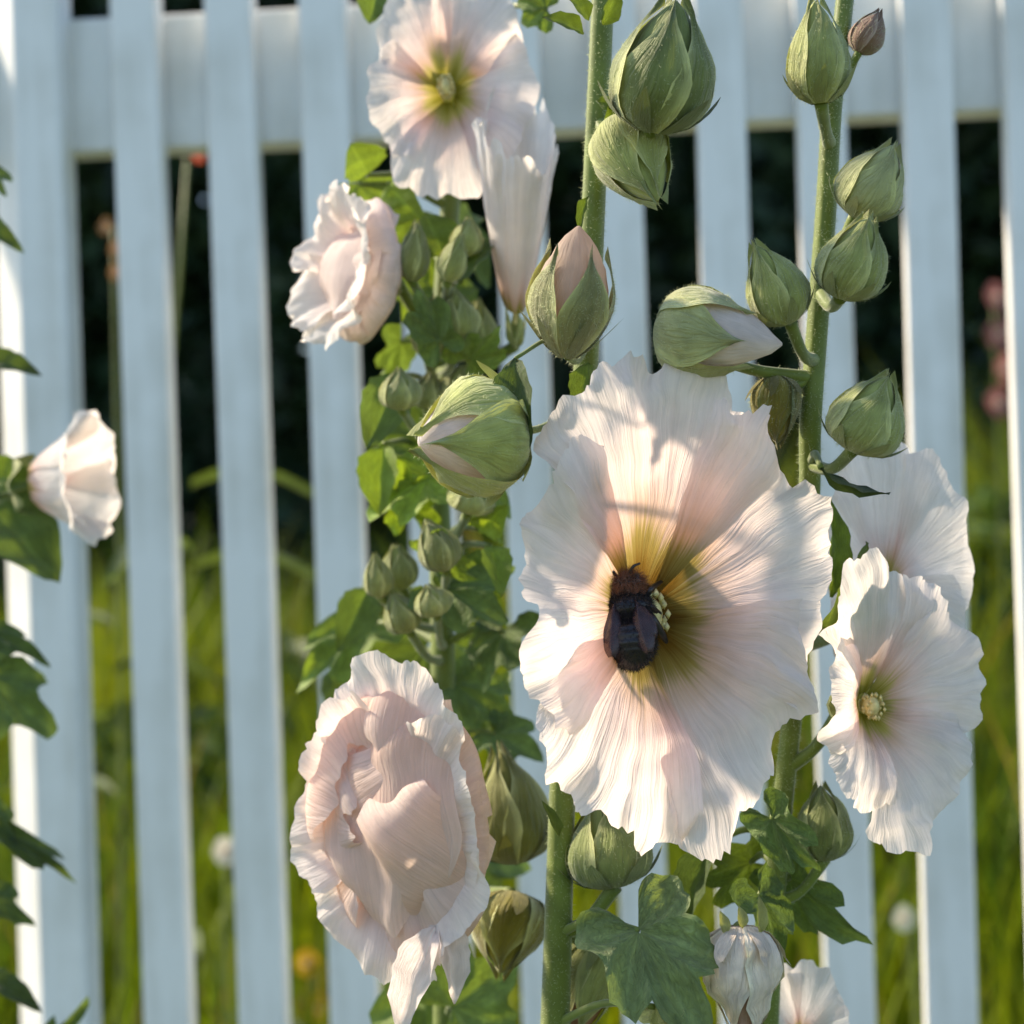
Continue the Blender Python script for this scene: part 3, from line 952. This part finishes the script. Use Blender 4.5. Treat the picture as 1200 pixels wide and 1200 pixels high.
# ------------------------------------------------------------------ hollyhock on the right
def right_plant():
    d = D + .025
    bx = P(890, 1500, d + .03)
    pl = Plant(V((bx.x, bx.y + .02, 0)), 'slender hollyhock with many pointed green buds climbing its stem and two paired blooms')
    pts = [V((bx.x, bx.y + .02, -.02)), bx, P(900, 1200, d + .03), P(912, 1000, d + .03), P(932, 800, d + .025), P(948, 600, d + .012), P(950, 500, d), P(957, 400, d), P(968, 250, d), P(976, 120, d), P(990, 0, d), P(1000, -120, d)]
    cp = pl.stem(pts, [.006, .0042, .0037, .0035, .0035, .0036, .0037, .0036, .0035, .0033, .0030, .002], fuzz=9000)
    S = lambda py: line_at(cp, py)
    bud(pl, (962, 122), (956, 0), 68, D, .004, col=G_MID, stem=S(165), seed=21, fuzz=600, fat=.4, twist=.6, sag=.002)
    bud(pl, (1002, 254), (1046, 170), 74, D + .005, .01, col=G_PALE * .75, stem=S(300), seed=22, fuzz=500, fat=.5)
    bud(pl, (985, 350), (1018, 254), 74, D - .004, .008, col=G_MID * .9, stem=S(340), seed=23, fuzz=600, fat=.4)
    bud(pl, (926, 378), (886, 288), 66, D, .006, col=G_MID, stem=S(420), seed=24, fuzz=500, fat=.4)
    bud(pl, (770, 384), (905, 402), 98, D + .004, .012, col=G_PALE * .7, core=PINKW, open_=.10, stem=S(440), seed=25, fuzz=700, fat=.25, twist=.2, bracts=False)
    bud(pl, (1000, 528), (1040, 440), 84, D, .008, col=G_MID * .95, stem=S(548), seed=26, fuzz=600, fat=.25)
    bud(pl, (908, 440), (912, 520), 56, D + .02, .0, col=np.array((.20, .17, .02)), edge=G_DARK, stem=S(430), seed=27, fuzz=300, fat=.5)
    bud(pl, (1006, 62), (1030, 14), 38, D + .02, .0, col=np.array((.26, .15, .09)), edge=np.array((.45, .33, .26)), stem=S(72), seed=28, fuzz=150, ped=.0014, bracts=False)
    bud(pl, (968, 1008), (962, 920), 62, D + .05, .0, col=G_DARK * 1.5, stem=S(1060), seed=29, fuzz=250, ped=.002)
    # paired blooms turned to the side
    flower(pl, (1034, 690), D + .07, 100, (.2, -1, .25), vs_=1.75, H=.35, phi=95, kr=(1.0, .9, .9, .9, 1.05), ruf=.8, seed=33, res=(40, 26), eye=.55, stem=S(760), rec=.05, column=False)
    flower(pl, (1006, 826), D + .035, 110, (.42, -1, .03), vs_=1.44, H=.52, phi=22, pw=1.9, crump=.10, kr=(1.22, 1.10, .72, .78, 1.10), ruf=1.3, seed=37, res=(52, 34), stem=S(900), eye=.85, rec=.08)
    # withered bloom hanging at the bottom, and the top of a bloom below it
    bud(pl, (866, 1084), (872, 1222), 82, D + .01, .006, col=np.array((.80, .66, .52)), edge=np.array((.88, .80, .62)), core=np.array((.60, .42, .33)), stem=S(1120), seed=30, fuzz=200, fat=.15, twist=.25, crump=.22)
    for k, (a, b) in enumerate((((850, 1095), (846, 1068)), ((870, 1088), (868, 1062)), ((890, 1095), (893, 1050)))):
        leaf(pl, a, b, 14, D + .004, .0, roll=20, col=G_PALE, lobes=1, seed=k + 60, res=(5, 7), name='bract')
    flower(pl, (935, 1215), D + .07, 62, (.1, -1, .3), vs_=1.4, H=.4, phi=60, ruf=.9, seed=39, res=(26, 16), eye=.5, stem=S(1210), column=False)
    # leaves and bracts
    leaf(pl, (962, 740), (1030, 645), 62, D + .03, .004, roll=35, col=LEAF_BRIGHT * .8, lobes=1, seed=71, res=(11, 14), stem=S(740))
    leaf(pl, (974, 700), (985, 585), 30, D + .034, .0, roll=20, col=LEAF_BRIGHT * 1.2, lobes=1, seed=72, res=(9, 12), name='bract')
    leaf(pl, (962, 548), (1036, 590), 14, D + .004, .004, roll=60, col=LEAF_COL * .7, lobes=1, seed=73, res=(5, 10), name='stipule', stem=S(548))
    leaf(pl, (925, 1030), (1000, 1110), 90, D + .06, .01, roll=30, col=LEAF_COL * 1.2, lobes=5, seed=74, stem=S(1040))
    leaf(pl, (880, 1010), (815, 1040), 90, D + .07, .01, roll=-20, col=LEAF_BRIGHT * .8, lobes=5, seed=75, stem=S(1020))
    leaf(pl, (905, 960), (960, 1030), 70, D + .025, .01, roll=20, col=LEAF_COL * 1.4, lobes=5, seed=77, stem=S(950))
    leaf(pl, (890, 1050), (930, 1130), 70, D + .03, .0, roll=-30, col=LEAF_COL * 1.2, lobes=5, seed=78, stem=S(1040))
    leaf(pl, (835, 990), (790, 1090), 46, D + .05, .0, roll=40, col=LEAF_COL, lobes=1, seed=76, stem=S(980), res=(9, 14))
    pl.finish()


right_plant()


# ------------------------------------------------------------------ hollyhock behind, carrying the side-facing blooms
def back_plant():
    d = .72
    bx = P(520, 1500, d)
    pl = Plant(V((bx.x, bx.y + .02, 0)), 'crowded hollyhock with a greenish-eyed bloom at its top and a crumpled rose-like bloom below', hair=.0009)
    pts = [V((bx.x, bx.y + .02, -.02)), bx, P(524, 1200, d), P(520, 900, d), P(518, 700, d), P(512, 500, d), P(520, 350, d), P(530, 200, d), P(534, 60, d), P(540, -120, d)]
    cp = pl.stem(pts, [.008, .0065, .006, .0055, .005, .0048, .0044, .004, .0036, .002], fuzz=3000)
    S = lambda py: line_at(cp, py)
    flower(pl, (526, 112), d - .03, 98, (-.10, -1, .12), vs_=1.45, H=.42, phi=50, kr=(1.0, .95, .9, 1.0, 1.05), ruf=1.0, seed=52, res=(36, 24), stem=S(230), rec=.05, eye=1.05)
    flower(pl, (604, 378), d - .04, 52, (.10, -.45, .9), vs_=2.05, H=2.2, gp=.52, pw=1.2, phi=30, kr=(.85, 1.05, 1, .9, .8), ruf=2.2, seed=55, res=(36, 24), stem=S(440), eye=.4, cal=.22, hw=.95)
    flower(pl, (448, 326), d - .03, 78, (-.80, -.62, .16), vs_=1.15, H=.95, gp=.6, phi=60, kr=(1.05, 1, 1, 1.1, 1), ruf=1.8, inner=5, isc=1.05, folds=((200, 1.4, .7, .70), (80, 1.4, .8, .80)), icol=(.90, .80, .76), crump=.12, seed=58, res=(36, 24), stem=S(400), eye=.55, cal=.34, calyx=np.array((.22, .19, .04)))
    # drooping bloom lower down
    flower(pl, (492, 958), D + .055, 126, (-.42, -.90, -.02), vs_=1.42, H=.50, phi=16, kr=(.88, 1.12, 1.04, 1.0, .98), ruf=1.0, seed=61, res=(64, 44), stem=S(900), eye=1.0, cal=.36, hw=.95,
           pw=1.6, crump=.11, cfreq=1.7, calyx=np.array((.20, .18, .04)), column=False, inner=5, folds=((205, 1.35, .62, .66), (92, 1.42, .72, .74), (330, 1.0, .5, .80)), throat=[(0.0, (0.40, 0.30, 0.12)), (0.14, (0.62, 0.42, 0.30)), (0.25, (0.74, 0.50, 0.40))])
    leaf(pl, (512, 1085), (458, 1215), 50, D + .03, .01, roll=25, mt=M_PETAL, col=PINKW * .95, lobes=1, seed=80, res=(9, 14), name='withered_petal')
    leaf(pl, (518, 1080), (541, 1172), 40, D + .032, .01, roll=-35, mt=M_PETAL, col=PINKW * .95, lobes=1, seed=81, res=(9, 14), name='withered_petal')
    bud(pl, (606, 1010), (585, 880), 92, D + .10, .0, col=np.array((.19, .19, .04)), stem=S(960), seed=50, fuzz=250, fat=.3)
    bud(pl, (600, 1045), (588, 1140), 86, D + .09, .01, col=np.array((.22, .19, .02)), stem=S(1020), seed=51, fuzz=250, fat=.35)
    # small buds crowding the stem
    L_ = [((500, 420), (494, 340), 46), ((540, 400), (548, 330), 48), ((524, 330), (520, 262), 44), ((560, 420), (572, 350), 52), ((482, 330), (500, 268), 40),
          ((470, 480), (462, 425), 46), ((536, 470), (530, 420), 48), ((545, 300), (558, 262), 38),
          ((524, 668), (512, 598), 62), ((470, 690), (466, 640), 56), ((446, 700), (436, 650), 36), ((548, 600), (560, 560), 50), ((500, 480), (506, 430), 40),
          ((480, 740), (470, 690), 44), ((512, 720), (518, 680), 44)]
    for k, (a, b, wd) in enumerate(L_):
        jt = random.Random(k); b = (b[0] + jt.uniform(-22, 22), b[1] + jt.uniform(-10, 14)); wd = wd * jt.uniform(.7, 1.1)
        bud(pl, a, b, wd, d - .03 - .02 * (k % 3), .004, col=G_MID * (0.75 + .12 * (k % 4)), stem=S(a[1] + 30), seed=90 + k, fuzz=120, res=.7, bracts=False, ped=.0018)
    ll = [((430, 205), (415, 170), 60, .7, LEAF_BRIGHT, 1), ((455, 215), (490, 262), 60, .7, LEAF_BRIGHT, 1), ((420, 215), (470, 240), 50, .72, LEAF_COL, 5),
          ((505, 520), (425, 470), 90, .70, LEAF_COL * 1.1, 5), ((500, 560), (420, 600), 100, .68, LEAF_BRIGHT * 1.1, 5), ((480, 600), (470, 545), 70, .69, LEAF_BRIGHT, 5),
          ((520, 690), (595, 720), 110, .67, LEAF_COL * 1.1, 5), ((540, 690), (600, 670), 80, .69, LEAF_COL, 5), ((430, 730), (340, 800), 90, .76, LEAF_COL * .9, 5),
          ((500, 760), (380, 900), 150, .80, LEAF_COL * .7, 5), ((530, 800), (610, 850), 110, .72, LEAF_COL, 5), ((560, 830), (590, 790), 70, .74, LEAF_COL * .8, 5),
          ((470, 400), (450, 455), 60, .74, LEAF_COL, 5), ((520, 350), (560, 420), 100, .75, LEAF_COL * .8, 5), ((500, 300), (480, 380), 90, .76, LEAF_COL * .75, 5), ((530, 270), (575, 320), 90, .76, LEAF_COL * .7, 5),
          ((445, -20), (432, 24), 44, .7, LEAF_COL, 1), ((560, 620), (590, 600), 40, .66, LEAF_BRIGHT, 1), ((575, 640), (590, 690), 36, .66, LEAF_BRIGHT * 1.2, 1),
          ((530, 1180), (600, 1130), 150, .70, LEAF_COL, 5), ((520, 1150), (430, 1190), 150, .74, LEAF_COL * .8, 5), ((540, 1000), (620, 1010), 120, .76, LEAF_COL * .9, 5), ((640, 10), (600, 0), 60, .66, LEAF_COL, 5),
          ((520, 300), (500, 250), 60, .68, LEAF_COL * .8, 1), ((540, 330), (580, 270), 56, .67, LEAF_COL * .9, 1), ((515, 400), (485, 340), 60, .66, LEAF_COL * .8, 5), ((550, 420), (590, 390), 70, .67, LEAF_COL, 5),
          ((470, 440), (430, 520), 60, .67, LEAF_COL * 1.1, 1), ((450, 520), (440, 600), 50, .68, LEAF_BRIGHT, 1), ((510, 640), (550, 690), 60, .65, LEAF_COL * 1.2, 5), ((590, 740), (560, 800), 90, .70, LEAF_COL * .9, 5),
          ((430, 690), (400, 760), 50, .72, LEAF_COL, 1), ((560, 560), (600, 640), 60, .68, LEAF_COL * 1.1, 5), ((580, 860), (630, 880), 80, .71, LEAF_COL * 1.1, 5)]
    for k, (a, b, wd, dd_, c, lb) in enumerate(ll):
        c = c * 1.45 + np.array((.035, .045, .0)) * ((k * 7) % 3)
        leaf(pl, a, b, wd, dd_, rnd.uniform(-.01, .02), roll=rnd.uniform(-45, 45), col=c, lobes=lb, seed=200 + k, stem=S(a[1] + 25))
    pl.finish()


back_plant()


# ------------------------------------------------------------------ hollyhock at the post
def left_plant():
    d = .80
    bx = P(-70, 1500, d)
    pl = Plant(V((bx.x, bx.y, 0)), 'hollyhock beside the chamfered post with one half closed white bloom', hair=.0009)
    pts = [V((bx.x, bx.y, -.02)), bx, P(-58, 1000, d), P(-50, 600, d), P(-40, 300, d), P(-38, 60, d), P(-36, -160, d)]
    cp = pl.stem(pts, [.008, .007, .006, .005, .0045, .004, .002], fuzz=1500)
    S = lambda py: line_at(cp, py)
    flower(pl, (30, 568), d - .02, 58, (.95, -.30, .04), vs_=1.35, H=1.45, gp=.45, crump=.10, phi=40, ruf=1.0, seed=72, res=(36, 24), stem=S(580), eye=.35, cal=.42, calyx=G_MID * .9, hw=.95, column=False, kr=(1.05, 1.0, .9, 1, 1))
    ll = [((-20, 590), (72, 670), 110, LEAF_COL, 1), ((-20, 560), (40, 560), 60, LEAF_BRIGHT, 1), ((-20, 420), (44, 432), 34, LEAF_COL * .8, 1), ((-30, 250), (24, 290), 30, LEAF_COL, 1), ((-25, 200), (10, 225), 60, LEAF_COL, 5),
          ((-25, 735), (50, 765), 60, LEAF_COL * .9, 5), ((-20, 790), (58, 850), 130, LEAF_COL * 1.1, 5), ((0, 975), (95, 1030), 46, LEAF_COL * .8, 5), ((-25, 1040), (28, 1080), 70, LEAF_COL * .8, 5), ((-20, 1140), (48, 1180), 34, LEAF_COL * .7, 1),
          ((40, 1230), (100, 1190), 60, LEAF_COL, 5), ((-15, 930), (12, 990), 50, LEAF_COL, 5)]
    for k, (a, b, wd, c, lb) in enumerate(ll):
        leaf(pl, a, b, wd * .82, d - .02, .006, roll=rnd.uniform(-40, 40), col=c * 1.2, lobes=lb, seed=300 + k, stem=S(a[1] + 20))
    pl.finish()


left_plant()


# ------------------------------------------------------------------ the bee
def bee():
    d = D - .004
    sc = K * d / 1200
    head = P(731, 672, d + .008); tail = P(743, 786, d - .003)
    ax = (tail - head); Ln = ax.length; ax.normalize()
    out = V((-.15, -1, 0)).normalized(); out = (out - ax * out.dot(ax)).normalized()
    side = ax.cross(out).normalized()
    if side.x < 0: side = -side
    C = head.lerp(tail, .5)
    root = empty('bee', C)
    tag(root, 'dark bee with reddish brown furry back and black abdomen in the open bloom', 'bee')
    prof = [(0, .05), (.03, .42), (.08, .62), (.13, .66), (.18, .50), (.20, .42), (.23, .62), (.29, .90), (.36, 1.0), (.43, .92), (.48, .66), (.505, .50), (.54, .72), (.60, .94),
            (.68, 1.04), (.76, 1.02), (.84, .90), (.91, .68), (.96, .42), (.99, .18), (1.0, .03)]
    Rb = 30 * sc
    nu = 22
    vs, fur_f = [], []
    qs = np.linspace(0, 1, 48)
    for q in qs:
        r0 = np.interp(q, [a for a, b in prof], [b for a, b in prof]) * Rb
        if q > .5: r0 *= 1 + .025 * math.sin((q - .5) * 75)
        for i in range(nu):
            th = 2 * math.pi * i / nu
            bend = out * (-.10 * Rb * math.cos(q * 5))
            vs.append(head + ax * (Ln * q) + bend + side * (math.cos(th) * r0) + out * (math.sin(th) * r0 * .82))
    f = grid_faces(nu, len(qs), True)
    f.append(tuple(range(nu - 1, -1, -1))); f.append(tuple(range((len(qs) - 1) * nu, len(qs) * nu)))
    mesh('body', vs, f, M_BEE, root, C)
    # fur

    def furry(name, q0, q1, cnt, ln, mt):
        fa = [x for x in f if len(x) == 4 and q0 <= qs[x[0] // nu] <= q1]
        p, n = surf_samples(vs, fa, cnt, NR)
        cen = np.array(head)[None] + np.array(ax)[None] * ((p - np.array(head)) @ np.array(ax))[:, None]
        fl = ((p - cen) * n).sum(1) < 0; n[fl] *= -1
        n = n + np.array(ax) * .5
        v, ff = hair_geo(p, n, ln, .00022)
        mesh(name, v, ff, mt, root, C, smooth=False)['kind'] = 'stuff'
    furry('fur', .0, .25, 4600, .0040, M_BEEFUR)
    furry('dark_fur', .22, .54, 3200, .0022, M_BEEBLACK)
    furry('abdomen_fur', .52, .98, 2200, .0016, M_BEEBLACK)
    # eyes
    for s in (-1, 1):
        vs2 = []
        ec = head + ax * (Ln * .09) + side * (s * Rb * .52) + out * (Rb * .12)
        for j in range(7):
            a = math.pi * j / 6
            for i in range(10):
                b = 2 * math.pi * i / 10
                vs2.append(ec + ax * (math.cos(a) * Rb * .30) + (side * math.cos(b) * .16 + out * math.sin(b) * .22) * (math.sin(a) * Rb + 1e-6))
        mesh('eye', vs2, grid_faces(10, 7, True), M_BEE, root, ec)
        tv, tf, _ = tube_geo(catmull([head + side * (s * Rb * .25) + out * Rb * .4 + ax * Ln * .05, head + side * (s * Rb * .45) + out * Rb * .6 - ax * Ln * .01, head + side * (s * Rb * .7) + out * Rb * .4 - ax * Ln * .05], 5), [.0006, .0005, .0004], 6)
        mesh('antenna', tv, tf, M_BEE, root, head)
        # legs: thigh, shin, foot
        for k, (q, reach, fw, thick) in enumerate(((.28, 1.25, -.16, .8), (.36, 1.9 if s < 0 else 1.15, .06, .9), (.44, 2.0 if s < 0 else 1.2, .2, 1.2))):
            a = head + ax * (Ln * q) + side * (s * Rb * .78) - out * (Rb * .25)
            b = head + ax * (Ln * (q + fw * .4)) + side * (s * Rb * (reach * .78)) + out * (Rb * .15)
            c = head + ax * (Ln * (q + fw)) + side * (s * Rb * reach) - out * (Rb * .45)
            e = head + ax * (Ln * (q + fw * 1.3)) + side * (s * Rb * (reach + .12)) - out * (Rb * .85)
            tv, tf, _ = tube_geo(catmull([a, b, c, e], 6), [.0011 * thick, .0013 * thick, .0011 * thick, .0006], 8)
            mesh('leg', tv, tf, M_BEE, root, a)
            p, n = surf_samples(tv, [x for x in tf if len(x) == 4], 90, NR)
        # wings folded back over the abdomen
        for k, (ln, wd, an, lift) in enumerate(((.56, .50, 8, .98), (.42, .40, 20, .90))):
            a = head + ax * (Ln * .34) + side * (s * Rb * .42) + out * (Rb * .80)
            wa = (ax * math.cos(math.radians(an)) + side * (s * math.sin(math.radians(an)))).normalized()
            ws = wa.cross(out).normalized()
            vw = []
            for j in range(14):
                q = j / 13
                ww = Rb * wd * (math.sin(math.pi * (q * .93 + .035)) ** .6) * (.45 + .55 * q)
                for i in range(7):
                    t = -1 + i / 3
                    vw.append(a + wa * (Ln * ln * q) + ws * (ww * t) + out * (Rb * (.16 * math.sin(q * 2.4) + .05 * math.cos(t * 4) - .10 * t * t - (.12 if k else 0))))
            wo = mesh('wing', vw, grid_faces(7, 14), M_WING, root, a)
            md = wo.modifiers.new('thickness', 'SOLIDIFY'); md.thickness = .00012


bee()
